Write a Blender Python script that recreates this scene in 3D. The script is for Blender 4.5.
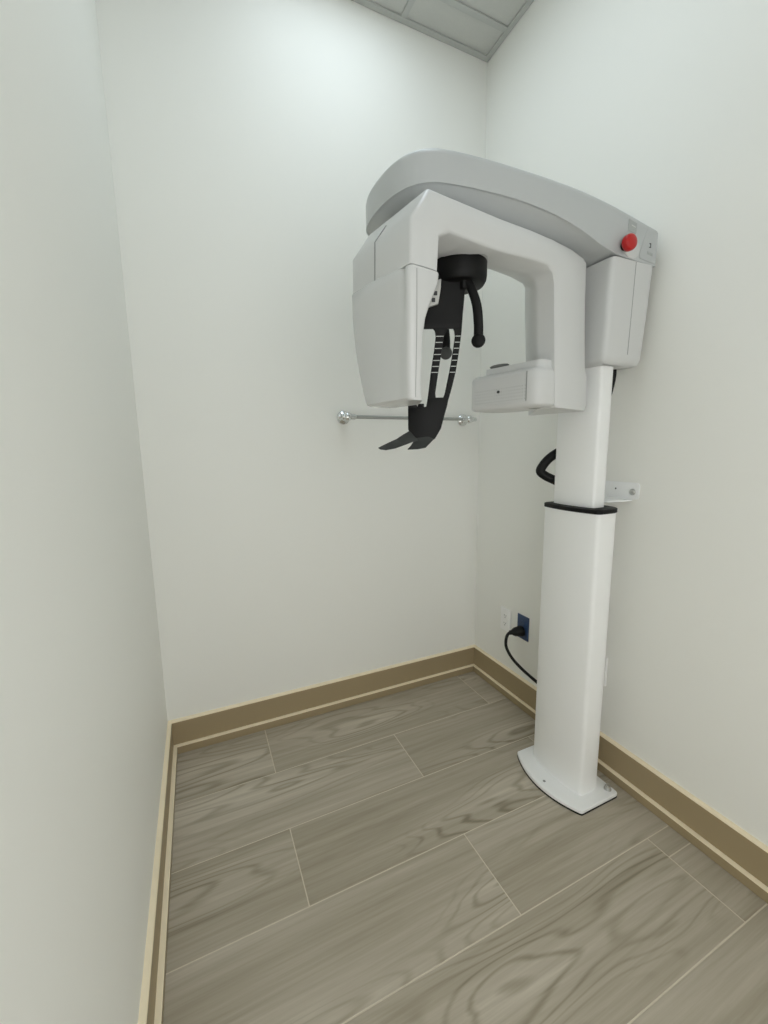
import bpy, bmesh, math, random
from mathutils import Vector, Matrix

random.seed(7)
scene = bpy.context.scene
for o in list(bpy.data.objects):
    bpy.data.objects.remove(o, do_unlink=True)
COL = scene.collection
R = math.radians

# ------------------------------------------------------------------ camera
W, H = 1.509, 2.929            # room width, ceiling height (metres)
DOOR_H = 2.05
Y_FRONT = -2.20                # unseen wall behind the camera; its doorway is added to let fill light in
FOC = 412.584                  # focal length in pixels of a 768 px wide frame
YAW, PITCH, ROLL = 0.4248, -0.1517, -0.0128
cam_data = bpy.data.cameras.new('camera')
cam = bpy.data.objects.new('camera', cam_data)
COL.objects.link(cam)
scene.camera = cam
cam_data.sensor_fit = 'HORIZONTAL'
cam_data.sensor_width = 36.0
cam_data.lens = 36.0 * FOC / 768.0
cam_data.clip_start = 0.01
fwd = Vector((math.sin(YAW) * math.cos(PITCH), math.cos(YAW) * math.cos(PITCH), math.sin(PITCH)))
r0 = Vector((math.cos(YAW), -math.sin(YAW), 0.0))
u0 = r0.cross(fwd)
rt = math.cos(ROLL) * r0 + math.sin(ROLL) * u0
up = -math.sin(ROLL) * r0 + math.cos(ROLL) * u0
m = Matrix((rt, up, -fwd)).transposed().to_4x4()
m.translation = Vector((0.1784, -1.7491, 1.215))
cam.matrix_world = m

# ------------------------------------------------------------------ world, light, exposure
world = bpy.data.worlds.new('world')
scene.world = world
world.use_nodes = True
world.node_tree.nodes['Background'].inputs[0].default_value = (1.0, 1.0, 0.985, 1)
world.node_tree.nodes['Background'].inputs[1].default_value = 2.0   # even fill light added for the lower walls, enters by the doorway
scene.view_settings.view_transform = 'Standard'
scene.view_settings.look = 'None'
scene.view_settings.gamma = 1.0
scene.view_settings.use_curve_mapping = False
scene.view_settings.exposure = 0.0
LAMP_POWER = 5.4
LAMP_COLOR = (0.86, 0.98, 1.08)
# ceiling cell (x0, x1, y0, y1) that holds the recessed fluorescent panel
LAMP_CELL = (0.464, 1.074, -1.369, -0.149)


# ------------------------------------------------------------------ materials
def srgb(r, g, b):
    def f(c):
        c /= 255.0
        return c / 12.92 if c <= 0.04045 else ((c + 0.055) / 1.055) ** 2.4
    return (f(r), f(g), f(b), 1.0)


def mat(name, col, rough=0.5, metal=0.0, spec=0.5, bump=None, emit=None, var=0.0, var_scale=4.0):
    mt = bpy.data.materials.new(name)
    mt.use_nodes = True
    nt = mt.node_tree
    b = nt.nodes['Principled BSDF']
    b.inputs['Base Color'].default_value = col
    b.inputs['Roughness'].default_value = rough
    b.inputs['Metallic'].default_value = metal
    b.inputs['Specular IOR Level'].default_value = spec
    if emit:
        b.inputs['Emission Color'].default_value = emit[0]
        b.inputs['Emission Strength'].default_value = emit[1]
    tc = nt.nodes.new('ShaderNodeTexCoord')
    if var:
        n = nt.nodes.new('ShaderNodeTexNoise')
        n.inputs['Scale'].default_value = var_scale
        n.inputs['Detail'].default_value = 4
        nt.links.new(tc.outputs['Object'], n.inputs['Vector'])
        mr = nt.nodes.new('ShaderNodeMapRange')
        mr.inputs['To Min'].default_value = 1 - var
        mr.inputs['To Max'].default_value = 1 + var
        nt.links.new(n.outputs['Fac'], mr.inputs['Value'])
        mx = nt.nodes.new('ShaderNodeVectorMath')
        mx.operation = 'SCALE'
        mx.inputs[0].default_value = col[:3]
        nt.links.new(mr.outputs[0], mx.inputs['Scale'])
        nt.links.new(mx.outputs[0], b.inputs['Base Color'])
    if bump:
        n2 = nt.nodes.new('ShaderNodeTexNoise')
        n2.inputs['Scale'].default_value = bump[0]
        n2.inputs['Detail'].default_value = 3
        nt.links.new(tc.outputs['Object'], n2.inputs['Vector'])
        bp = nt.nodes.new('ShaderNodeBump')
        bp.inputs['Strength'].default_value = bump[1]
        bp.inputs['Distance'].default_value = bump[2]
        nt.links.new(n2.outputs['Fac'], bp.inputs['Height'])
        nt.links.new(bp.outputs[0], b.inputs['Normal'])
    return mt


def wood_tile(name):
    mt = bpy.data.materials.new(name)
    mt.use_nodes = True
    nt = mt.node_tree
    N, L = nt.nodes, nt.links
    b = N['Principled BSDF']
    tc = N.new('ShaderNodeTexCoord')
    oi = N.new('ShaderNodeObjectInfo')
    sep = N.new('ShaderNodeSeparateXYZ')
    L.new(tc.outputs['Object'], sep.inputs[0])
    rm = N.new('ShaderNodeMath'); rm.operation = 'MULTIPLY'; rm.inputs[1].default_value = 40
    L.new(oi.outputs['Random'], rm.inputs[0])

    def stretched(sx, sy, detail, rough, dist=0.0):
        a = N.new('ShaderNodeMath'); a.operation = 'MULTIPLY'; a.inputs[1].default_value = sx
        c = N.new('ShaderNodeMath'); c.operation = 'MULTIPLY'; c.inputs[1].default_value = sy
        L.new(sep.outputs[0], a.inputs[0]); L.new(sep.outputs[1], c.inputs[0])
        cb = N.new('ShaderNodeCombineXYZ')
        L.new(a.outputs[0], cb.inputs[0]); L.new(c.outputs[0], cb.inputs[1]); L.new(rm.outputs[0], cb.inputs[2])
        n = N.new('ShaderNodeTexNoise')
        n.inputs['Scale'].default_value = 1
        n.inputs['Detail'].default_value = detail
        n.inputs['Roughness'].default_value = rough
        n.inputs['Distortion'].default_value = dist
        L.new(cb.outputs[0], n.inputs['Vector'])
        return n
    # contour lines of a long stretched field give the arched grain figure
    field = stretched(1.1, 7.0, 1.6, 0.4, 0.1)
    k = N.new('ShaderNodeMath'); k.operation = 'MULTIPLY'; k.inputs[1].default_value = 54
    L.new(field.outputs['Fac'], k.inputs[0])
    fine = stretched(2.2, 55, 3, 0.55)
    fk = N.new('ShaderNodeMath'); fk.operation = 'MULTIPLY'; fk.inputs[1].default_value = 1.6
    L.new(fine.outputs['Fac'], fk.inputs[0])
    ad = N.new('ShaderNodeMath'); ad.operation = 'ADD'
    L.new(k.outputs[0], ad.inputs[0]); L.new(fk.outputs[0], ad.inputs[1])
    sw = N.new('ShaderNodeMath'); sw.operation = 'SINE'
    L.new(ad.outputs[0], sw.inputs[0])
    # narrow the dark half of every wave so that it reads as a growth line
    sa = N.new('ShaderNodeMath'); sa.operation = 'ABSOLUTE'
    L.new(sw.outputs[0], sa.inputs[0])
    sn = N.new('ShaderNodeMapRange')
    sn.interpolation_type = 'SMOOTHSTEP'
    sn.inputs['From Min'].default_value = 0.0; sn.inputs['From Max'].default_value = 0.75
    sn.inputs['To Min'].default_value = -1.0; sn.inputs['To Max'].default_value = 0.35
    L.new(sa.outputs[0], sn.inputs['Value'])
    # figure strength varies over the plank
    msk = stretched(1.1, 5.0, 1, 0.4)
    mr = N.new('ShaderNodeMapRange')
    mr.inputs['From Min'].default_value = 0.47; mr.inputs['From Max'].default_value = 0.68
    mr.inputs['To Min'].default_value = 0.012; mr.inputs['To Max'].default_value = 0.20
    L.new(msk.outputs['Fac'], mr.inputs['Value'])
    fig = N.new('ShaderNodeMath'); fig.operation = 'MULTIPLY'
    L.new(sn.outputs[0], fig.inputs[0]); L.new(mr.outputs[0], fig.inputs[1])
    broad = stretched(0.9, 13, 4, 0.55, 0.25)
    streak = stretched(1.8, 62, 6, 0.66)
    s1 = N.new('ShaderNodeMath'); s1.operation = 'MULTIPLY_ADD'
    s1.inputs[1].default_value = 0.60
    L.new(broad.outputs['Fac'], s1.inputs[0]); L.new(fig.outputs[0], s1.inputs[2])
    s2 = N.new('ShaderNodeMath'); s2.operation = 'MULTIPLY_ADD'
    s2.inputs[1].default_value = 0.50
    L.new(streak.outputs['Fac'], s2.inputs[0]); L.new(s1.outputs[0], s2.inputs[2])
    s3 = N.new('ShaderNodeMath'); s3.operation = 'MULTIPLY_ADD'
    s3.inputs[1].default_value = 0.06
    L.new(oi.outputs['Random'], s3.inputs[0]); L.new(s2.outputs[0], s3.inputs[2])
    cr = N.new('ShaderNodeValToRGB')
    el = cr.color_ramp.elements
    el[0].position = 0.30; el[0].color = srgb(140, 131, 112)
    el[1].position = 0.88; el[1].color = srgb(216, 208, 191)
    e = el.new(0.47); e.color = srgb(166, 157, 138)
    e = el.new(0.66); e.color = srgb(186, 177, 160)
    L.new(s3.outputs[0], cr.inputs['Fac'])
    L.new(cr.outputs['Color'], b.inputs['Base Color'])
    b.inputs['Roughness'].default_value = 0.48
    b.inputs['Specular IOR Level'].default_value = 0.35
    bp = N.new('ShaderNodeBump')
    bp.inputs['Strength'].default_value = 0.12; bp.inputs['Distance'].default_value = 0.002
    L.new(streak.outputs['Fac'], bp.inputs['Height']); L.new(bp.outputs[0], b.inputs['Normal'])
    return mt


M = {}
M['wall'] = mat('wall_paint', srgb(246, 246, 240), 0.55, spec=0.35, bump=(260, 0.10, 0.001))
M['tile'] = mat('ceiling_tile', srgb(205, 206, 201), 0.9, spec=0.1, bump=(300, 0.3, 0.002), var=0.03, var_scale=90)
M['tee'] = mat('grid_paint', srgb(190, 192, 188), 0.45)
M['grout'] = mat('grout', srgb(214, 205, 186), 0.85, spec=0.2, var=0.06, var_scale=60)
M['wood'] = wood_tile('wood_look_tile')
M['tan'] = mat('baseboard_tan', srgb(165, 148, 116), 0.45, spec=0.4, var=0.03, var_scale=8)
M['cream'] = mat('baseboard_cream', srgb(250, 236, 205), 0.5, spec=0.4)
M['beam'] = mat('beam_silver', srgb(194, 197, 197), 0.36, spec=0.45, bump=(420, 0.05, 0.0006))
M['shell'] = mat('machine_shell', srgb(216, 217, 216), 0.38, spec=0.45, bump=(420, 0.05, 0.0006))
M['shell_gloss'] = mat('machine_gloss', srgb(216, 217, 216), 0.25, spec=0.5)
M['powder'] = mat('powder_coat', srgb(250, 251, 250), 0.36, spec=0.5)
M['grey_label'] = mat('grey_label', srgb(176, 180, 178), 0.45)
M['seam'] = mat('seam_gap', srgb(150, 151, 150), 0.7)
M['print'] = mat('dark_print', srgb(66, 68, 70), 0.6)
M['black'] = mat('black_plastic', srgb(13, 13, 13), 0.5, spec=0.25, bump=(500, 0.08, 0.0005))
M['rubber'] = mat('black_rubber', srgb(26, 26, 25), 0.6, spec=0.3)
M['softgrey'] = mat('dark_grey_pad', srgb(84, 86, 84), 0.6, spec=0.3)
M['collar'] = mat('grey_collar', srgb(176, 177, 174), 0.5)
M['soft'] = mat('matte_black', srgb(66, 68, 67), 0.55, spec=0.3)  # chin prongs: black lightened to grey, painting in light on their upturned faces
M['keypad'] = mat('keypad_grey', srgb(206, 207, 203), 0.45)
M['padgrey'] = mat('pad_grey', srgb(120, 122, 120), 0.5)
M['bar'] = mat('brushed_steel', (0.46, 0.47, 0.46, 1), 0.3, metal=1.0)
M['tick'] = mat('white_tick', srgb(210, 212, 208), 0.6)
M['red'] = mat('red_plastic', srgb(190, 28, 28), 0.3, spec=0.5)
M['chrome'] = mat('chrome', (0.72, 0.73, 0.73, 1), 0.2, metal=1.0)
M['steel'] = mat('steel', (0.62, 0.62, 0.61, 1), 0.28, metal=1.0)
M['plate'] = mat('outlet_white', srgb(253, 253, 251), 0.3)
M['blue'] = mat('outlet_blue', srgb(46, 70, 108), 0.35)
M['lens'] = mat('lamp_lens', srgb(240, 244, 242), 0.5, emit=((LAMP_COLOR[0], LAMP_COLOR[1], LAMP_COLOR[2], 1), 0.15))


# sensor face: fine rows of tiny printed dots on the shell plastic
def dotted(name):
    mt = mat(name, srgb(216, 217, 216), 0.38, spec=0.45)
    nt = mt.node_tree
    N, L = nt.nodes, nt.links
    tc = N.new('ShaderNodeTexCoord')
    sp = N.new('ShaderNodeSeparateXYZ')
    L.new(tc.outputs['Object'], sp.inputs[0])

    def wave(o):
        a = N.new('ShaderNodeMath'); a.operation = 'MULTIPLY'; a.inputs[1].default_value = 2 * math.pi / 0.009
        s = N.new('ShaderNodeMath'); s.operation = 'SINE'
        L.new(o, a.inputs[0]); L.new(a.outputs[0], s.inputs[0])
        return s
    p, q = wave(sp.outputs[1]), wave(sp.outputs[2])
    mn = N.new('ShaderNodeMath'); mn.operation = 'MINIMUM'
    L.new(p.outputs[0], mn.inputs[0]); L.new(q.outputs[0], mn.inputs[1])
    g = N.new('ShaderNodeMath'); g.operation = 'GREATER_THAN'; g.inputs[1].default_value = 0.45
    L.new(mn.outputs[0], g.inputs[0])
    # the print covers the lower part of the face
    zl = N.new('ShaderNodeMath'); zl.operation = 'LESS_THAN'; zl.inputs[1].default_value = 1.392
    L.new(sp.outputs[2], zl.inputs[0])
    mu = N.new('ShaderNodeMath'); mu.operation = 'MULTIPLY'
    L.new(g.outputs[0], mu.inputs[0]); L.new(zl.outputs[0], mu.inputs[1])
    mx = N.new('ShaderNodeMix'); mx.data_type = 'RGBA'
    mx.inputs[6].default_value = srgb(216, 217, 216)
    mx.inputs[7].default_value = srgb(190, 191, 189)
    L.new(mu.outputs[0], mx.inputs[0])
    L.new(mx.outputs[2], N['Principled BSDF'].inputs['Base Color'])
    return mt


M['dots'] = dotted('sensor_face')


# ------------------------------------------------------------------ mesh helpers
def link(name, me, material, parent=None):
    o = bpy.data.objects.new(name, me)
    COL.objects.link(o)
    if material is not None:
        me.materials.append(material)
    if parent is not None:
        o.parent = parent
    return o


def finish(name, bm, material, parent=None, bevel=0.0, seg=2, smooth=40, angle=35):
    bmesh.ops.remove_doubles(bm, verts=bm.verts, dist=1e-6)
    bmesh.ops.recalc_face_normals(bm, faces=bm.faces)
    if bevel:
        es = [e for e in bm.edges if len(e.link_faces) == 2 and e.calc_face_angle(0) > R(angle)]
        bmesh.ops.bevel(bm, geom=es, offset=bevel, segments=seg, profile=0.5, affect='EDGES', clamp_overlap=True)
    me = bpy.data.meshes.new(name)
    bm.to_mesh(me)
    bm.free()
    if smooth:
        me.shade_smooth()
        me.set_sharp_from_angle(angle=R(smooth))
    return link(name, me, material, parent)


def add_box(bm, a, b):
    x0, y0, z0 = a
    x1, y1, z1 = b
    v = [bm.verts.new(p) for p in ((x0, y0, z0), (x1, y0, z0), (x1, y1, z0), (x0, y1, z0),
                                   (x0, y0, z1), (x1, y0, z1), (x1, y1, z1), (x0, y1, z1))]
    for f in ((0, 3, 2, 1), (4, 5, 6, 7), (0, 1, 5, 4), (1, 2, 6, 5), (2, 3, 7, 6), (3, 0, 4, 7)):
        bm.faces.new([v[i] for i in f])


def box(name, a, b, material, parent=None, bevel=0.0, seg=2):
    bm = bmesh.new()
    add_box(bm, a, b)
    return finish(name, bm, material, parent, bevel, seg)


def add_loft(bm, rings, cap=True, closed=True):
    vr = [[bm.verts.new(p) for p in ring] for ring in rings]
    n = len(vr[0])
    for a, b in zip(vr[:-1], vr[1:]):
        for i in range(n if closed else n - 1):
            j = (i + 1) % n
            bm.faces.new((a[i], a[j], b[j], b[i]))
    if cap:
        bm.faces.new(vr[0][::-1])
        bm.faces.new(vr[-1])


def loft(name, rings, material, parent=None, bevel=0.0, seg=2, smooth=40, angle=35, cap=True):
    bm = bmesh.new()
    add_loft(bm, rings, cap)
    return finish(name, bm, material, parent, bevel, seg, smooth, angle)


def rounded(pts, rad, n=6):
    """closed 2-D polygon with every corner rounded; rad may be a list"""
    out = []
    k = len(pts)
    for i in range(k):
        r = rad[i] if isinstance(rad, (list, tuple)) else rad
        p = Vector(pts[i]); a = Vector(pts[i - 1]) - p; b = Vector(pts[(i + 1) % k]) - p
        if r <= 1e-6:
            out.append((p.x, p.y)); continue
        la, lb = a.length, b.length
        a.normalize(); b.normalize()
        d = min(r, la * 0.48, lb * 0.48)
        s, e = p + a * d, p + b * d
        for t in range(n + 1):
            u = t / n
            q = s * (1 - u) ** 2 + p * 2 * u * (1 - u) + e * u * u
            out.append((q.x, q.y))
    return out


def arc_front(x_side, x_mid, y0, y1, n=10):
    """points of a bulged front edge running from y0 to y1"""
    return [(x_side + (x_mid - x_side) * (1 - (2 * t / n - 1) ** 2), y0 + (y1 - y0) * t / n) for t in range(n + 1)]


def inset(outline, d):
    """shrink a closed outline by d (keeps the point count)"""
    n = len(outline)
    area = sum(outline[i][0] * outline[(i + 1) % n][1] - outline[(i + 1) % n][0] * outline[i][1] for i in range(n))
    sg = 1 if area > 0 else -1
    res = []
    for i in range(n):
        p = Vector(outline[i]); a = Vector(outline[i - 1]); b = Vector(outline[(i + 1) % n])
        t1 = (p - a); t2 = (b - p)
        if t1.length < 1e-9: t1 = t2
        if t2.length < 1e-9: t2 = t1
        t1.normalize(); t2.normalize()
        n1 = Vector((-t1.y, t1.x)) * sg; n2 = Vector((-t2.y, t2.x)) * sg
        nn = n1 + n2
        if nn.length < 1e-6: nn = n1
        nn.normalize()
        c = max(nn.dot(n1), 0.5)
        q = p + nn * (d / c)
        res.append((q.x, q.y))
    return res


def ring(outline, z):
    return [(x, y, z(x, y) if callable(z) else z) for x, y in outline]


def frames(path):
    path = [Vector(p) for p in path]
    fr = []
    prev = None
    for i, p in enumerate(path):
        t = (path[min(i + 1, len(path) - 1)] - path[max(i - 1, 0)]).normalized()
        if prev is None:
            s = t.cross(Vector((0, 0, 1)))
            if s.length < 1e-3:
                s = t.cross(Vector((0, 1, 0)))
        else:
            s = prev - t * prev.dot(t)
        s.normalize(); prev = s
        fr.append((p, s, t.cross(s).normalized()))
    return fr


def spline(pts, n=6):
    """Catmull-Rom through the points"""
    P = [Vector(p) for p in pts]
    P = [P[0] * 2 - P[1]] + P + [P[-1] * 2 - P[-2]]
    out = []
    for i in range(1, len(P) - 2):
        for k in range(n):
            t = k / n
            a, b, c, d = P[i - 1:i + 3]
            out.append(0.5 * ((2 * b) + (c - a) * t + (2 * a - 5 * b + 4 * c - d) * t * t + (3 * b - a - 3 * c + d) * t ** 3))
    out.append(P[-2])
    return out


def tube(name, path, rad, material, parent=None, n=12, smooth=50, flat=1.0):
    rings = []
    fr = frames(path)
    for i, (p, s, b) in enumerate(fr):
        r = rad[i] if isinstance(rad, (list, tuple)) else rad
        rings.append([tuple(p + s * (r * math.cos(2 * math.pi * k / n)) + b * (r * flat * math.sin(2 * math.pi * k / n))) for k in range(n)])
    return loft(name, rings, material, parent, smooth=smooth)


def lathe(name, prof, origin, axis, material, parent=None, n=28, smooth=35):
    """prof: (radius, distance along axis)"""
    axis = Vector(axis).normalized()
    s = axis.cross(Vector((0, 0, 1)))
    if s.length < 1e-3:
        s = Vector((1, 0, 0))
    s.normalize(); b = axis.cross(s)
    o = Vector(origin)
    rings = [[tuple(o + axis * h + (s * math.cos(2 * math.pi * k / n) + b * math.sin(2 * math.pi * k / n)) * max(r, 1e-4)) for k in range(n)] for r, h in prof]
    return loft(name, rings, material, parent, smooth=smooth)


def tag(o, label=None, cat=None, group=None, kind=None):
    if label: o['label'] = label
    if cat: o['category'] = cat
    if group: o['group'] = group
    if kind: o['kind'] = kind
    return o


def empty(name, loc):
    o = bpy.data.objects.new(name, None)
    COL.objects.link(o)
    o.location = loc
    o.empty_display_size = 0.1
    return o


def adopt(parent):
    """children were modelled in world coordinates: keep them there"""
    inv = Matrix.Translation(-parent.location)
    for c in list(parent.children):
        c.matrix_parent_inverse = inv


# ------------------------------------------------------------------ room shell
T = 0.10
tag(box('wall_back', (-T, 0, -0.05), (W + T, T, H + 0.1), M['wall']), 'plain off-white painted wall carrying the chrome rail', 'wall', kind='structure')
tag(box('wall_left', (-T, Y_FRONT, -0.05), (0, 0, H + 0.1), M['wall']), 'bare off-white painted wall opposite the x-ray machine', 'wall', kind='structure')
tag(box('wall_right', (W, Y_FRONT, -0.05), (W + T, 0, H + 0.1), M['wall']), 'off-white painted wall behind the x-ray machine column with outlets', 'wall', kind='structure')

wf = bmesh.new()      # unseen wall; the doorway is added and placed to admit the world light
for a, b in (((-T, -0.05), (0.03, H + 0.1)), ((1.02, -0.05), (W + T, H + 0.1)), ((0.03, DOOR_H), (1.02, H + 0.1))):
    add_box(wf, (a[0], Y_FRONT - T, a[1]), (b[0], Y_FRONT, b[1]))
tag(finish('wall_front', wf, M['wall'], smooth=0), 'off-white painted wall with the wide doorway facing the chrome rail', 'wall', kind='structure')

# floor: grout bed with one object for each wood-look plank tile
floor = tag(box('floor', (-0.02, Y_FRONT, -0.06), (W + 0.02, 0.02, -0.0007), M['grout']), 'grey-brown wood-look plank tile floor with pale grout', 'floor', kind='structure')
ROW = 0.2560
rows = [-0.0382 - ROW * i for i in range(0, 11)]
GAP = 0.0016
PL = 1.009


def plank(x0, x1, y0, y1, seed):
    cx, cy = (x0 + x1) / 2, (y0 + y1) / 2
    bm = bmesh.new()
    hx, hy = (x1 - x0) / 2 - GAP, (y1 - y0) / 2 - GAP
    c = 0.0006
    rg = []
    for z, d in ((-0.009, 0), (-0.0006, 0), (0.0, c)):
        rg.append([(-hx + d, -hy + d, z), (hx - d, -hy + d, z), (hx - d, hy - d, z), (-hx + d, hy - d, z)])
    add_loft(bm, rg)
    o = finish('plank', bm, M['wood'], floor, smooth=0)
    o.location = (cx, cy, 0)
    return o


for i in range(10):
    yt, yb = rows[i], rows[i + 1]
    if i == 0:
        yt = -0.002
    first = 0.370 if i % 2 == 0 else 0.870
    xs = [0.002]
    x = first - PL
    while x < W - 0.01:
        if x > 0.02:
            xs.append(x)
        x += PL
    xs.append(W - 0.002)
    for a, b in zip(xs[:-1], xs[1:]):
        if i == 4 and a > 1.3:      # the narrow end strip is cut once more
            plank(a, b, -1.128, yt, i)
            plank(a, b, yb, -1.128, i)
        else:
            plank(a, b, yb, yt, i)

# baseboards: tan board, cream top edge, shoe moulding with cream top
BH, BT, SH, ST = 0.139, 0.0135, 0.037, 0.0263


def baseboard(name, a, b, normal, label):
    """a,b: floor points on the wall line; normal into the room"""
    a, b, nrm = Vector((*a, 0)), Vector((*b, 0)), Vector((*normal, 0))
    def sweep(nm, prof, material, parent=None):
        bm = bmesh.new()
        rg = []
        for p, sg in ((a, 1), (b, -1)):
            d = (b - a).normalized() * sg
            rg.append([tuple(p + nrm * t + d * t + Vector((0, 0, z))) for t, z in prof])
        add_loft(bm, rg)
        return finish(nm, bm, material, parent, smooth=30)
    base = sweep(name, [(0, 0), (BT, 0), (BT, BH - 0.006), (0, BH - 0.006)], M['tan'])
    tag(base, label, 'baseboard', kind='structure')
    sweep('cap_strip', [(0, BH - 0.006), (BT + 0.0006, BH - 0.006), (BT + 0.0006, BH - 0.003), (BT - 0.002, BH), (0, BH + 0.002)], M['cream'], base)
    sweep('shoe_moulding', [(0, -0.001), (ST - 0.002, -0.001), (ST - 0.002, 0.0015), (ST, 0.0025), (ST, SH - 0.005), (0, SH - 0.005)], M['tan'], base)
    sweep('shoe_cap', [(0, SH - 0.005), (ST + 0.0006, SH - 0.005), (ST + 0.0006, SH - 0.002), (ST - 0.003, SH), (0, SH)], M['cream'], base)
    return base


baseboard('baseboard_back', (0, 0), (W, 0), (0, -1), 'tan baseboard with cream edges under the chrome rail')
baseboard('baseboard_right', (W, 0), (W, Y_FRONT), (-1, 0), 'tan baseboard with cream edges running behind the machine column')
baseboard('baseboard_left', (0, Y_FRONT), (0, 0), (1, 0), 'tan baseboard with cream edges along the bare side wall')

# suspended ceiling
ceil = tag(box('ceiling', (-T, Y_FRONT, H + 0.03), (W + T, 0.02, H + 0.09), M['tile']), 'suspended ceiling of white tiles in a grey grid', 'ceiling', kind='structure')
gx = [0.0, 0.464, 1.074, W]
gy = [0.0, -0.149, -0.759, -1.369, -1.979, Y_FRONT]
in_lamp = lambda x, y: LAMP_CELL[0] < x < LAMP_CELL[1] and LAMP_CELL[2] < y < LAMP_CELL[3]
for i in range(3):
    for j in range(5):
        x0, x1, y0, y1 = gx[i], gx[i + 1], gy[j + 1], gy[j]
        if in_lamp((x0 + x1) / 2, (y0 + y1) / 2):
            continue
        box('ceiling_tile', (x0 + .004, y0 + .004, H + 0.006), (x1 - .004, y1 - .004, H + 0.022), M['tile'], ceil)
for x in gx[1:-1]:
    box('grid_tee', (x - .012, Y_FRONT + .02, H), (x + .012, -.02, H + 0.006), M['tee'], ceil)
for y in gy[1:-1]:
    spans = [(.02, LAMP_CELL[0]), (LAMP_CELL[1], W - .02)] if in_lamp(.769, y) else [(.02, W - .02)]
    for xa, xb in spans:
        box('grid_tee', (xa, y - .012, H - 0.0006), (xb, y + .012, H + 0.0052), M['tee'], ceil)
for nm, a, b in (('wall_angle', (0.001, -.024, H - .001), (W - .001, -.001, H + .005)), ('wall_angle', (0.001, Y_FRONT + .001, H - .0014), (.023, -.0015, H + .0046)),
                 ('wall_angle', (W - .023, Y_FRONT + .001, H - .0014), (W - .0015, -.0015, H + .0046))):
    box(nm, a, b, M['tee'], ceil)

# recessed ceiling lamp
lx0, lx1, ly0, ly1 = LAMP_CELL
lamp = empty('ceiling_light', ((lx0 + lx1) / 2, (ly0 + ly1) / 2, H))
tag(lamp, 'rectangular recessed light panel set in the ceiling grid', 'ceiling light')
bm = bmesh.new()
for a, b in (((lx0 + .013, ly0 + .013), (lx1 - .013, ly0 + .035)), ((lx0 + .013, ly1 - .035), (lx1 - .013, ly1 - .013)),
             ((lx0 + .013, ly0 + .035), (lx0 + .035, ly1 - .035)), ((lx1 - .035, ly0 + .035), (lx1 - .013, ly1 - .035))):
    add_box(bm, (a[0], a[1], H + .001), (b[0], b[1], H + .02))
finish('frame', bm, M['tee'], lamp)
box('lens', (lx0 + .035, ly0 + .035, H + .008), (lx1 - .035, ly1 - .035, H + .014), M['lens'], lamp)
ld = bpy.data.lights.new('lamp_tubes', 'AREA')
ld.shape = 'RECTANGLE'
ld.size = lx1 - lx0 - .08
ld.size_y = ly1 - ly0 - .08
ld.energy = LAMP_POWER
ld.color = LAMP_COLOR
lo = bpy.data.objects.new('lamp_tubes', ld)
COL.objects.link(lo)
lo.location = ((lx0 + lx1) / 2, (ly0 + ly1) / 2, H + .004)
lo.parent = lamp
adopt(lamp)

# ------------------------------------------------------------------ the x-ray machine
YC = -0.768
mach = empty('panoramic_x_ray_machine', (1.33, YC, 0))
tag(mach, 'white dental panoramic x-ray machine with overhead arm and black head support', 'x-ray machine')
S = M['shell']

# base plate
op = arc_front(1.261, 1.216, -0.614, -0.919, 14)
plan = [(1.440, -0.614)] + op + [(1.440, -0.919)]
plan = rounded(plan, [0.012, 0.006] + [0.0] * 13 + [0.006, 0.012], 4)
loft('gasket', [ring(inset(plan, -.0005), 0.0), ring(inset(plan, -.0005), 0.006)], M['rubber'], mach)
bp = loft('base_plate', [ring(plan, 0.006), ring(plan, 0.015), ring(inset(plan, .003), 0.018)], M['powder'], mach, smooth=30)
lathe('bolt', [(0.0, 0.0), (.0125, 0), (.0125, .003), (.0095, .003), (.0095, .012), (.0055, .013), (.0055, .020), (0, .020)], (1.418, -0.893, 0.018), (0, 0, 1), M['steel'], bp, n=12)
lathe('bolt', [(0.0, 0.0), (.0125, 0), (.0125, .003), (.0095, .003), (.0095, .012), (.0055, .013), (.0055, .020), (0, .020)], (1.418, -0.643, 0.018), (0, 0, 1), M['steel'], bp, n=12)
lathe('level_hole', [(.005, 0.0), (.005, .0006), (0, .0006)], (1.244, -0.772, 0.0178), (0, 0, 1), M['seam'], bp, n=12)


def col_plan(xf, xm, xb, y0, y1, rf, rb, n=8):
    pts = [(xb, y0)] + arc_front(xf, xm, y0, y1, n) + [(xb, y1)]
    return rounded(pts, [rb, rf] + [0.0] * (n - 1) + [rf, rb], 6)


low = col_plan(1.304, 1.288, 1.410, -0.652, -0.876, 0.020, 0.050)
loft('lower_column', [ring(low, 0.0175), ring(low, 1.006)], M['powder'], mach)
loft('column_collar', [ring(inset(low, -.001), 1.0045), ring(inset(low, -.0035), 1.0065), ring(inset(low, -.0035), 1.0175), ring(inset(low, .001), 1.020)], M['black'], mach)
upc = col_plan(1.322, 1.311, 1.388, -0.674, -0.840, 0.020, 0.040)
loft('upper_column', [ring(upc, 1.018), ring(upc, 1.475)], M['powder'], mach)

# carriage box under the beam
cb_t = rounded([(1.297, -0.662), (1.297, -0.872), (1.479, -0.872), (1.479, -0.662)], [.012, .018, .018, .012], 5)
cb_b = rounded([(1.292, -0.668), (1.294, -0.868), (1.462, -0.868), (1.462, -0.668)], [.012, .018, .022, .012], 5)


def mix_ring(a, b, t, d=0.0):
    o = [(p[0] + (q[0] - p[0]) * t, p[1] + (q[1] - p[1]) * t) for p, q in zip(a, b)]
    return inset(o, d) if d else o


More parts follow.
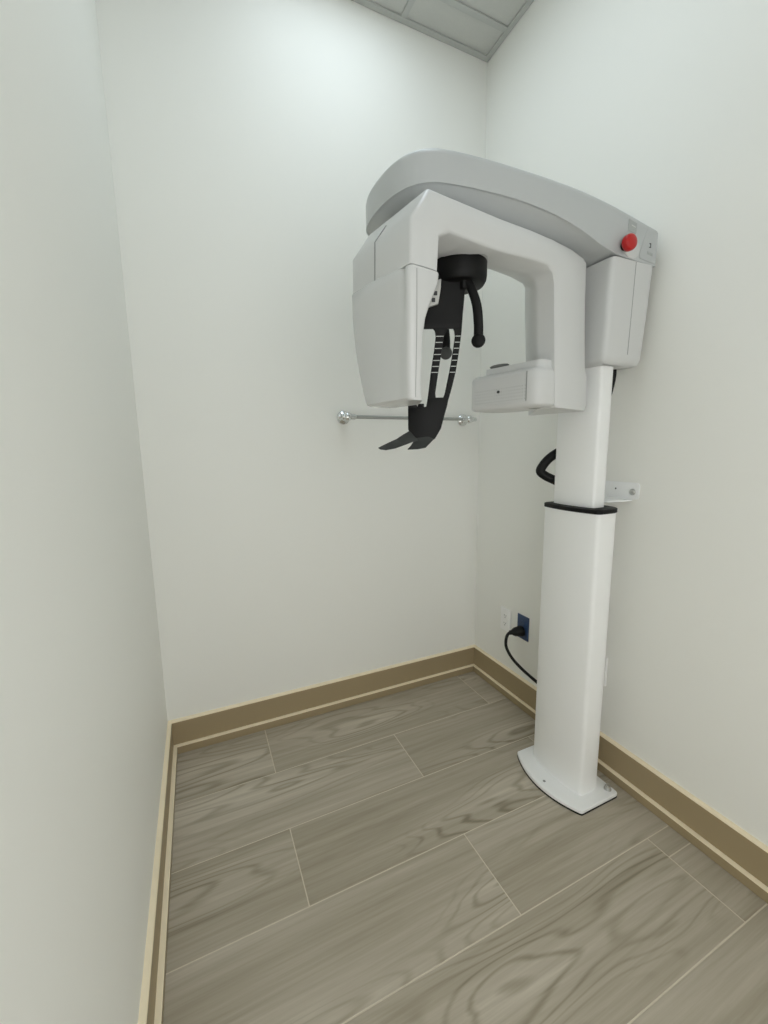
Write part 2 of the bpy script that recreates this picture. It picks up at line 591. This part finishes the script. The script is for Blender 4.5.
carr = loft('carriage_housing', [ring(mix_ring(cb_t, cb_b, 1, .022), 1.456), ring(mix_ring(cb_t, cb_b, 1, .009), 1.4595), ring(mix_ring(cb_t, cb_b, 1, .003), 1.467),
                                 ring(mix_ring(cb_t, cb_b, .96), 1.482), ring(mix_ring(cb_t, cb_b, .4), 1.62), ring(cb_t, 1.747)], S, mach, smooth=50)
# seam between its two covers
bm = bmesh.new()
add_loft(bm, [[(x - .0008, y0, z), (x + .0008, y0, z), (x + .0008, y1, z), (x - .0008, y1, z)] for x, y0, y1, z in ((1.390, -.8690, -.855, 1.487), (1.394, -.8726, -.86, 1.745))])
finish('cover_seam', bm, M['seam'], carr)

# overhead beam: plan outline with rounded nose
nose = spline([(0.76, -0.585, 0), (0.695, -0.590, 0), (0.652, -0.612, 0), (0.633, -0.672, 0), (0.633, -0.748, 0), (0.645, -0.806, 0), (0.672, -0.848, 0), (0.712, -0.866, 0), (0.76, -0.870, 0)], 5)
bpl = [(1.480, -0.650)]
for k in range(1, 13):
    t = k / 13
    bpl.append((1.480 + (0.76 - 1.480) * t, -0.650 + 0.065 * min(1.0, 1.4 * t)))
bpl += [(v.x, v.y) for v in nose]
for k in range(1, 17):
    t = k / 16
    bpl.append((0.76 + (1.480 - 0.76) * t, -0.870 - 0.002 * t))


def lerp_table(tab, x, w=.02):
    return sum(lerp_raw(tab, x + d * w) for d in (-2, -1, 0, 1, 2)) / 5


def lerp_raw(tab, x):
    if x <= tab[0][0]: return tab[0][1]
    for (a, b), (c, d) in zip(tab[:-1], tab[1:]):
        if x <= c:
            u = (x - a) / (c - a)
            return b + (d - b) * u
    return tab[-1][1]


TOP = [(0.63, 1.866), (0.72, 1.878), (0.80, 1.885), (0.89, 1.889), (1.016, 1.891), (1.156, 1.889), (1.293, 1.877), (1.40, 1.861), (1.49, 1.847)]
BOT = [(0.63, 1.792), (0.70, 1.803), (0.80, 1.812), (0.91, 1.817), (0.987, 1.815), (1.058, 1.810), (1.126, 1.799), (1.191, 1.783), (1.243, 1.766), (1.297, 1.752), (1.37, 1.748), (1.49, 1.745)]
zt = lambda d: (lambda x, y: lerp_table(TOP, x) + d)
zb = lambda d: (lambda x, y: lerp_table(BOT, x) + d)
spine = [(min(max(x, .74), 1.40), -.755) for x, y in bpl]      # both skins close on the beam's centre line
beam = loft('overhead_beam', [ring(spine, zb(.012)), ring(inset(bpl, .010), zb(.012)), ring(inset(bpl, .004), zb(0.0)), ring(bpl, zb(0.001)), ring(bpl, zt(-.014)), ring(inset(bpl, .0015), zt(-.007)), ring(inset(bpl, .005), zt(-.002)),
                              ring(inset(bpl, .011), zt(0.0)), ring(inset(bpl, .05), zt(0.006)), ring(spine, zt(.008))], M['beam'], mach, smooth=50, cap=False)
zu = lambda x, y: min(lerp_table(BOT, x) - 0.002, 1.764)
under = []
for k in range(9):
    t = k / 8
    under.append(ring(inset(bpl, .004 + .076 * t), (lambda t: lambda x, y: lerp_table(BOT, x) + .002 - (lerp_table(BOT, x) + .002 - zu(x, y)) * t)(t)))
loft('beam_underside', [ring(spine, zu)] + under[::-1], M['beam'], mach, smooth=80, cap=False)

# end label plate, emergency stop and small marks on the beam flank
YB = -0.8722
lab = loft('end_label', [[(1.408, YB + .001, 1.757), (1.478, YB + .001, 1.752), (1.478, YB + .001, 1.838), (1.437, YB + .001, 1.842), (1.425, YB + .001, 1.826), (1.405, YB + .001, 1.770)],
                         [(1.408, YB - .0012, 1.757), (1.478, YB - .0012, 1.752), (1.478, YB - .0012, 1.838), (1.437, YB - .0012, 1.842), (1.425, YB - .0012, 1.826), (1.405, YB - .0012, 1.770)]], M['beam'], beam)
bm = bmesh.new()
add_loft(bm, [[(1.350, YB - d, 1.822), (1.384, YB - d, 1.818), (1.384, YB - d, 1.846), (1.350, YB - d, 1.852)] for d in (-.001, .0008)])
finish('grey_sticker', bm, M['grey_label'], beam)
bm = bmesh.new()
add_loft(bm, [[(1.362, YB - d, 1.836), (1.379, YB - d, 1.833), (1.379, YB - d, 1.836), (1.362, YB - d, 1.839)] for d in (0, .0014)])
finish('sticker_print', bm, M['tick'], beam)
bm = bmesh.new()
for a, b in (((1.444, 1.802), (1.451, 1.8045)), ((1.4485, 1.794), (1.451, 1.802)), ((1.443, 1.792), (1.451, 1.794))):
    add_box(bm, (a[0], YB - .0018, a[1]), (b[0], YB + .001, b[1]))
finish('status_icon', bm, M['print'], lab)
bm = bmesh.new()
for k, (w, hh) in enumerate(((.004, .008), (.003, .006), (.004, .008), (.004, .007), (.003, .008))):
    add_box(bm, (1.437 + k * .0052, YB - .0018, 1.773 - k * .0006), (1.437 + k * .0052 + w, YB + .001, 1.773 - k * .0006 + hh))
finish('status_print', bm, M['grey_label'], lab)
# stop button: oval well, dark stem, red mushroom head
BX, BZ = 1.329, 1.778
well = loft('button_well', [[(BX + .040 + .034 * math.cos(a), YB - d, BZ + .001 + .029 * math.sin(a)) for a in [2 * math.pi * k / 28 for k in range(28)]] for d in (-.002, .0015)]
            + [[(BX + .040 + .029 * math.cos(a), YB - .003, BZ + .001 + .024 * math.sin(a)) for a in [2 * math.pi * k / 28 for k in range(28)]]], M['shell_gloss'], beam, smooth=40)
lathe('stem', [(.011, 0), (.011, .018), (0, .018)], (BX + .004, YB - .001, BZ - .002), (-.1, -1, 0), M['black'], well, n=20)
lathe('emergency_stop', [(0, .010), (.017, .010), (.0205, .012), (.0215, .016), (.0215, .024), (.020, .028), (.016, .0305), (.008, .0315), (0, .032)], (BX + .004, YB - .001, BZ), (-.1, -1, 0), M['red'], well, n=30, smooth=50)
bpy.data.objects['emergency_stop']['label'] = 'red mushroom emergency stop button'

# rear cable under the carriage
tube('rear_cable', spline([(1.420, -0.806, 1.47), (1.420, -0.806, 1.43), (1.414, -0.80, 1.38), (1.402, -0.79, 1.33), (1.386, -0.775, 1.29)], 4), 0.006, M['rubber'], mach, n=8)

# ---- rotating arm (inverted U), turned ten degrees about the hub
ARM = Matrix.Translation((0.862, YC, 0)) @ Matrix.Rotation(R(10), 4, 'Z')


def loc(ringpts):
    return [tuple(ARM @ Vector(p)) for p in ringpts]


D = 0.12
st = [  # inner x,z, outer x,z, y of inner break, far y, far inner blend (0 = full, 1 = only the outer skin)
    (-.199, 1.580, -.266, 1.580, .09, .115, .0),
    (-.199, 1.5955, -.266, 1.5955, .09, .115, .0),
    (-.195, 1.596, -.272, 1.596, .10, .12, .0),
    (-.192, 1.640, -.271, 1.640, .10, .12, .0),
    (-.190, 1.668, -.270, 1.686, .10, .12, .0),
    (-.160, 1.682, -.223, 1.752, .08, .12, .1),
    (-.090, 1.682, -.120, 1.754, .00, .11, .6),
    (.000, 1.683, .000, 1.756, -.02, .10, .8),
    (.080, 1.687, .110, 1.758, -.035, .09, .9),
    (.140, 1.690, .200, 1.757, -.055, .08, .9),
    (.182, 1.689, .290, 1.752, -.066, .075, .9),
    (.206, 1.676, .349, 1.742, -.07, .07, .9),
    (.216, 1.650, .363, 1.733, -.072, .07, .9),
    (.222, 1.580, .367, 1.640, -.072, .07, .9),
    (.230, 1.500, .378, 1.520, -.072, .07, .9),
    (.236, 1.430, .386, 1.446, -.072, .07, .9),
    (.239, 1.415, .398, 1.425, -.072, .07, .9),
    (.244, 1.345, .405, 1.340, -.07, .07, .9),
    (.252, 1.326, .398, 1.322, -.07, .065, .9),
]
rings = []
for xi, zi, xo, zo, ym, yf, bl in st:
    D = 0.12 + 0.011 * min(1, max(0, xi / .2)) - (.006 if zi < 1.5958 and xi < 0 else 0)
    I, O = Vector((xi, 0, zi)), Vector((xo, 0, zo))
    def at(t, y):
        p = I.lerp(O, t)
        return (p.x, y, p.z)
    tb = .30 * max(0, 1 - abs(xi) / .13) if zi > 1.67 else 0.0
    rings.append(loc([at(0, -D + .006), at(.04, -D + .002), at(.1, -D), at(.5, -D - .001), at(.92, -D), at(.98, -D + .003), at(1, -D + .009),
                      at(1, yf - .01), at(.97, yf), at(max(bl, .06), yf), at(max(bl - .03, 0), yf - .006), at(tb, ym + .006), at(tb, ym - .006)]))
arm = loft('rotating_arm', rings, S, mach, smooth=48)
# panel joint on the outside of the source leg
bm = bmesh.new()
add_loft(bm, [loc([(-.2735, y - .0009, 1.600), (-.2735, y + .0009, 1.600), (-.262, y + .0009, 1.600), (-.262, y - .0009, 1.600)]) for y in (.014,)]
         + [loc([(-.2722, y - .0009, 1.686), (-.2722, y + .0009, 1.686), (-.262, y + .0009, 1.686), (-.262, y - .0009, 1.686)]) for y in (.014,)]
         + [loc([(-.242, .0091, 1.728), (-.242, .0109, 1.728), (-.232, .0109, 1.722), (-.232, .0091, 1.722)])])
finish('cover_seam', bm, M['seam'], arm)

# tube head cover on the source leg
hd = [  # z, near-inner x, far y, outer bottom shift
    (1.320, -.240, .055, .006), (1.325, -.243, .064, .000), (1.36, -.243, .080, .0), (1.41, -.241, .097, .0), (1.46, -.238, .110, .0), (1.495, -.232, .117, .0),
    (1.515, -.224, .120, .0), (1.545, -.210, .1235, .0), (1.570, -.197, .1245, .0), (1.5895, -.194, .1245, .0), (1.593, -.196, .1225, .003)]
rings = []
for z, xi, yf, dx in hd:
    g = 0.004 * min(1, max(0, (z - 1.47) / .07))       # flute fades out downwards
    xo = -.2755 + dx
    ps = [(xo + .006, -.1225), (xo, -.117), (xo - .0005, -.108), (xo + g, -.100), (xo + g * 1.3, -.093), (xo + .001, -.084), (xo, -.076),
          (xo - .002, 0), (xo, yf - .012), (xo + .004, yf - .003), (xo + .012, yf), (-.205, yf), (-.196, yf - .012), (-.194, -.05), (xi + .006, -.112), (xi, -.1195), (xi - .006, -.1225)]
    top = z > 1.58
    rings.append(loc([(x, y, z + (0.012 * min(1, max(0, (y + .12) / .16)) if top else (0.0 if z > 1.33 else 0.012 * max(0, (.05 - y)) / .17 * 0.0))) for x, y in ps]))
head = loft('tube_head_cover', rings, M['shell_gloss'], mach, smooth=45)
bm = bmesh.new()
add_loft(bm, [loc([(x, -.1232, z), (x + .0010, -.1232, z), (x + .0010, -.115, z), (x, -.115, z)]) for x, z in ((-.262, 1.326), (-.258, 1.48), (-.258, 1.588))])
finish('cover_seam', bm, M['seam'], head)

# sensor box on the other leg
sb = rounded([(.168, .128), (.172, -.122), (.262, -.124), (.31, -.06), (.31, .09), (.27, .128)], [.012, .042, .02, .02, .02, .02], 6)
sensor = loft('sensor_box', [loc(ring(inset(sb, .010), 1.3295)), loc(ring(inset(sb, .003), 1.3335)), loc(ring(sb, 1.3395)), loc(ring(sb, 1.424)), loc(ring(inset(sb, .003), 1.431)), loc(ring(inset(sb, .012), 1.437))],
              S, mach, smooth=34)
tier = rounded([(.186, .085), (.190, -.113), (.262, -.1165), (.30, -.05), (.30, .085)], [.012, .024, .01, .01, .01], 6)
loft('sensor_cap', [loc(ring(inset(tier, -.005), 1.430)), loc(ring(inset(tier, -.001), 1.440)), loc(ring(tier, 1.456)), loc(ring(inset(tier, .004), 1.456))], S, sensor, smooth=50)
bm = bmesh.new()
add_loft(bm, [loc([(.1668 + .0042 * (.1 - y) / .24, y, z) for y in (.105, -.08)] + [(.176, -.08, z), (.176, .105, z)]) for z in (1.346, 1.423)])
finish('sensor_face', bm, M['dots'], sensor)
bm = bmesh.new()
add_loft(bm, [loc([(.1702, -.0835, z), (.1702, -.0818, z), (.176, -.0818, z), (.176, -.0835, z)]) for z in (1.345, 1.426)])
finish('cover_seam', bm, M['seam'], sensor)
pdo = ARM @ Vector((.1685, .014, 1.380))
lathe('sensor_dot', [(.0042, 0), (.0042, .003), (0, .003)], pdo, ARM.to_3x3() @ Vector((-1, 0, 0)), M['print'], sensor, n=14)
pad = [(.205 + .016 * math.cos(a), .045 + .036 * math.sin(a)) for a in [2 * math.pi * k / 24 for k in range(24)]]
loft('control_pad', [loc(ring(inset(pad, .004), 1.459)), loc(ring(pad, lambda x, y: 1.4635 - (x - .205) * .10)), loc(ring(inset(pad, .003), lambda x, y: 1.4655 - (x - .205) * .10))], M['padgrey'], sensor, smooth=40)
bm = bmesh.new()
add_box(bm, (.235, -.075, 1.3275), (.262, -.045, 1.331))
bmesh.ops.transform(bm, matrix=ARM, verts=bm.verts)
finish('latch', bm, M['collar'], sensor)

# ---- hub and head support (fixed, hangs through the arm)
lathe('hub_collar', [(0, 1.690), (.073, 1.690), (.073, 1.752), (0, 1.752)], (0.848, YC, 0), (0, 0, 1), M['collar'], mach, n=48)
hub = lathe('hub', [(0, 1.634), (.055, 1.634), (.065, 1.638), (.0705, 1.647), (.072, 1.657), (.072, 1.711), (0, 1.711)], (0.848, YC, 0), (0, 0, 1), M['black'], mach, n=48)

# bent black sheet: upper panel, three slotted legs, lower plate, chin prongs.
# It hangs in a plane turned off the beam: a runs along the sheet, z up, f towards its front.
HQ = Vector((.80, -.79, 0))
HE = Vector((.9117, -.4108, 0))
HN = Vector((-.4108, -.9117, 0))


def hp_at(a, z, f=0.0):
    v = HQ + HE * a + HN * f
    return (v.x, v.y, z)


def sheet(name, sts, material, parent, th=.006):
    """sts: cross lines ((a, z, f), (a, z, f)) from left edge to right edge"""
    bm = bmesh.new()
    add_loft(bm, [[hp_at(l[0], l[1], l[2] + th / 2), hp_at(r[0], r[1], r[2] + th / 2), hp_at(r[0], r[1], r[2] - th / 2), hp_at(l[0], l[1], l[2] - th / 2)] for l, r in sts])
    return finish(name, bm, material, parent, bevel=.0014, seg=2, smooth=40, angle=50)


def zs(*rows):
    def bend(z):
        return .000 if z > 1.33 else .010 * ((1.33 - z) / .09) ** 2
    return [((l, z, bend(z)), (r, z, bend(z))) for z, l, r in rows]


hs = sheet('head_support', zs((1.665, -.100, .048), (1.6267, -.104, .0435), (1.590, -.106, .0416), (1.559, -.106, .039), (1.535, -.1055, .0374), (1.521, -.105, .0367)), M['black'], mach)
far = zs((1.523, -.105, -.060), (1.512, -.105, -.068), (1.490, -.105, -.073), (1.430, -.107, -.078), (1.370, -.1055, -.083), (1.335, -.1035, -.0835), (1.322, -.1035, -.076))
mid = zs((1.524, -.040, .002), (1.515, -.033, -.003), (1.502, -.0310, -.0095), (1.467, -.0349, -.0148), (1.434, -.0400, -.0200), (1.4117, -.0433, -.0235), (1.360, -.0495, -.0310), (1.349, -.0510, -.0300), (1.342, -.0515, -.0270))
near = zs((1.524, .013, .0368), (1.515, .0172, .0363), (1.502, .0190, .0350), (1.467, .0145, .0306), (1.434, .0092, .0257), (1.4117, .0050, .0220), (1.375, -.0025, .0133), (1.356, -.0065, .0080), (1.347, -.0105, .0055), (1.342, -.016, .004))
for sts in (near, mid, far):
    sheet('support_leg', sts, M['black'], hs)
lp = sheet('lower_plate', zs((1.348, -.0510, .0050), (1.3245, -.0550, .0003), (1.324, -.0650, .0002), (1.3225, -.1035, -.0005), (1.300, -.1036, -.0068), (1.267, -.1036, -.0160), (1.252, -.0990, -.0250), (1.239, -.0900, -.0330)), M['black'], hs)
sheet('chin_prong', [((-.1000, 1.262, .006), (-.0780, 1.236, .018)), ((-.1180, 1.252, .008), (-.0960, 1.231, .026)), ((-.1350, 1.241, .010), (-.1150, 1.224, .032)),
                     ((-.1600, 1.2300, .014), (-.1400, 1.2155, .036)), ((-.1780, 1.2215, .020), (-.1640, 1.2115, .036)), ((-.1850, 1.2180, .025), (-.1790, 1.2135, .032))], M['soft'], hs)
sheet('chin_prong', [((-.0860, 1.242, .012), (-.0260, 1.250, .006)), ((-.0900, 1.234, .018), (-.0345, 1.2395, .010)), ((-.0960, 1.2255, .026), (-.0440, 1.2310, .020)),
                     ((-.1020, 1.2190, .034), (-.0540, 1.2220, .030)), ((-.1070, 1.2145, .040), (-.0600, 1.2165, .038)), ((-.1080, 1.2120, .043), (-.0800, 1.2130, .042))], M['soft'], hs)
bm = bmesh.new()
add_loft(bm, [[hp_at(-.0765, z, -.004), hp_at(-.0600, z, -.004), hp_at(-.0600, z, -.016), hp_at(-.0765, z, -.016)] for z in (1.303, 1.3335)])
finish('bite_clip', bm, M['black'], hs, bevel=.002)
# white height ticks on two of the legs
for k in range(7):
    z = 1.502 - k * .0150
    for sts in (near, mid):
        for (l0, q0), (l1, q1) in zip(sts[:-1], sts[1:]):
            if l0[1] >= z >= l1[1]:
                u = (l0[1] - z) / (l0[1] - l1[1])
                aa, ab = l0[0] + (l1[0] - l0[0]) * u, q0[0] + (q1[0] - q0[0]) * u
                break
        bm = bmesh.new()
        add_loft(bm, [[hp_at(aa + .0012, zz, .0026), hp_at(ab - .0012, zz, .0026), hp_at(ab - .0012, zz, .0036), hp_at(aa + .0012, zz, .0036)] for zz in (z - .0009, z + .0009)])
        finish('height_tick', bm, M['tick'], hs, smooth=0)
# light keypad with two dark keys
kp = [(-.0190, 1.638), (-.0270, 1.636), (-.0400, 1.610), (-.0500, 1.588), (-.0530, 1.571), (-.0260, 1.579), (-.0200, 1.615)]
kpo = loft('keypad', [[hp_at(a, z, f) for a, z in kp] for f in (.001, .012)], M['keypad'], hs, bevel=.0015)
kpo['label'] = 'light grey keypad with two keys'
for a, z in ((-.0335, 1.6035), (-.0385, 1.5875)):
    bm = bmesh.new()
    add_loft(bm, [[hp_at(a - .0045, zz, .011), hp_at(a + .0045, zz, .011), hp_at(a + .0045, zz, .0135), hp_at(a - .0045, zz, .0135)] for zz in (z - .005, z + .005)])
    finish('key', bm, M['print'], kpo, bevel=.0006)

# temple arms with pads
for sg in (-1, 1):
    yb = -.757 + sg * .076
    path = spline([(.838, -.757 + sg * .050, 1.648), (.846, -.757 + sg * .066, 1.618), (.858, yb, 1.575), (.865, yb, 1.53), (.866, yb, 1.497)], 5)
    rg = []
    for i, (p, s, b) in enumerate(frames(path)):
        ux = Vector((1, 0, 0)) - (path[min(i + 1, len(path) - 1)] - path[max(i - 1, 0)]).normalized() * 0
        w, t = .012, .006
        dirx = Vector((.75, -.66, 0)).normalized() if sg < 0 else Vector((.75, -.66, 0)).normalized()
        diry = Vector((.66, .75, 0))
        rg.append([tuple(p + dirx * (w * math.cos(a)) + diry * (t * math.sin(a))) for a in [2 * math.pi * k / 14 for k in range(14)]])
    ta = loft('temple_arm', rg, M['black'], mach, smooth=60)
    lathe('temple_pad', [(0, -.009), (.012, -.009), (.0165, -.006), (.018, 0), (.0165, .006), (.012, .009), (0, .009)], (.866, yb, 1.488), (.66, .75, 0), M['softgrey'] if sg > 0 else M['black'], ta, n=24, smooth=50)
    box('arm_pivot', (.826, -.757 + sg * .050 - .012, 1.615), (.852, -.757 + sg * .050 + .012, 1.645), M['black'], ta, bevel=.003)

# grab handle on the far flank of the column
hp = spline([(1.376, -.670, 1.207), (1.356, -.650, 1.193), (1.332, -.636, 1.172), (1.315, -.627, 1.148), (1.308, -.624, 1.128), (1.324, -.632, 1.112), (1.342, -.648, 1.100), (1.375, -.670, 1.082)], 5)
tube('grab_handle', hp, 0.0125, M['black'], mach, n=10, flat=1.3)

# wall bracket
bm = bmesh.new()
pl = rounded([(-0.700, 1.093), (-0.700, 1.037), (-0.862, 1.037), (-0.862, 1.093)], [.004, .004, .014, .014], 4)
add_loft(bm, [[(x, y, z) for y, z in pl] for x in (W - .0005, W - .0045)])
br = finish('wall_bracket', bm, M['powder'], mach, smooth=30)
tab = rounded([(W - .003, -0.725), (W - .003, -0.842), (1.450, -0.842), (1.395, -.83), (1.395, -.725)], [.002, .004, .016, .004, .002], 4)
loft('bracket_tab', [ring(tab, 1.032), ring(tab, 1.037)], M['powder'], br)
lathe('screw', [(0, 0), (.011, 0), (.011, .0015), (.0085, .003), (.0085, .006), (.005, .008), (0, .0085)], (W - .0045, -0.840, 1.062), (-1, 0, 0), M['steel'], br, n=16)
lathe('bracket_hole', [(.003, 0), (.003, .0004), (0, .0004)], (W - .0044, -0.778, 1.069), (-1, 0, 0), M['print'], br, n=10)
adopt(mach)

# ------------------------------------------------------------------ chrome rail on the back wall
rail = empty('wall_rail', (1.09, 0, 1.351))
tag(rail, 'slim chrome towel rail with round flanges on the back wall', 'rail')
RY = -0.058
lathe('bar', [(0, 0), (.0075, 0), (.0075, .56), (0, .56)], (0.81, RY, 1.3515), (1, 0, 0), M['bar'], rail, n=16)
for x, sg in ((0.779, -1), (1.402, 1)):
    lathe('flange', [(0, 0), (.029, 0), (.029, .006), (.026, .010), (.019, .013), (.013, .018), (.011, .028), (.013, .036), (.0175, .044), (.0195, .055), (.0175, .066), (.011, .073), (0, .075)], (x, -.0005, 1.3515), (0, -1, 0), M['chrome'], rail, n=28, smooth=45)
    lathe('socket', [(0, 0), (.0125, 0), (.0125, .020), (.0095, .026), (0, .026)], (x - sg * .012, RY, 1.3515), (-sg, 0, 0), M['chrome'], rail, n=18)
    lathe('finial', [(0, 0), (.0125, 0), (.011, .014), (.0075, .018), (.0095, .024), (.0095, .030), (.006, .035), (0, .036)], (x + sg * .008, RY, 1.3515), (sg, 0, 0), M['chrome'], rail, n=18, smooth=45)
adopt(rail)


# ------------------------------------------------------------------ outlets on the right wall
def outlet(name, yc, zc, material, label, duplex=True):
    o = empty(name, (W, yc, zc))
    tag(o, label, 'outlet')
    hw, hh = .0355, .057
    bm = bmesh.new()
    add_loft(bm, [[(W - x, yc + sy * (hw - d), zc + sz * (hh - d)) for sy, sz in ((-1, -1), (1, -1), (1, 1), (-1, 1))] for x, d in ((.0004, 0), (.004, 0), (.0062, .003))])
    finish('cover_plate', bm, material, o, smooth=25)
    if duplex:
        for s in (-1, 1):
            oc = zc + s * .0195
            pr = [(yc + max(-.0125, min(.0125, .0172 * math.cos(a))), oc + .0145 * math.sin(a)) for a in [2 * math.pi * k / 20 for k in range(20)]]
            rc = loft('receptacle', [[(W - x, y, z) for y, z in pr] for x in (.004, .0078)], material, o, smooth=30)
            for dy in (-.006, .006):
                box('slot', (W - .0081, yc + dy - .001, oc - .001), (W - .0076, yc + dy + .001, oc + .007), M['print'], rc)
            lathe('ground_hole', [(.0024, 0), (.0024, .0004), (0, .0004)], (W - .0077, yc, oc - .007), (-1, 0, 0), M['print'], rc, n=10)
        lathe('plate_screw', [(.003, 0), (.003, .001), (0, .001)], (W - .0061, yc, zc), (-1, 0, 0), M['plate'], o, n=10)
    return o


o1 = outlet('wall_outlet', -0.245, .381, M['plate'], 'white duplex outlet beside the blue one')
adopt(o1)
o2 = outlet('wall_outlet', -0.362, .388, M['blue'], 'dark blue outlet plate with a black plug in it')
adopt(o2)
o3 = outlet('wall_outlet', -0.758, .388, M['plate'], 'white cover plate mostly hidden behind the machine column', duplex=False)
adopt(o3)

# power cord
cord = empty('power_cord', (W - .008, -0.362, .375))
tag(cord, 'black power cord plugged into the blue outlet', 'cord')
lathe('plug', [(0, 0), (.023, 0), (.0245, .004), (.0245, .014), (.022, .022), (.020, .038), (.015, .048), (.0105, .054), (.0105, .064), (0, .065)], (W - .0082, -0.362, .372), (-1, .12, .02), M['rubber'], cord, n=20, smooth=45)
tube('cable', spline([(W - .062, -.3555, .373), (W - .080, -.354, .370), (W - .094, -.356, .352), (W - .100, -.362, .32), (W - .096, -.376, .292), (W - .086, -.398, .264), (W - .074, -.44, .238), (W - .066, -.49, .222), (W - .064, -.545, .212), (W - .066, -.60, .205), (W - .072, -.640, .200), (W - .10, -.660, .198)], 5), .0068, M['rubber'], cord, n=10)
adopt(cord)
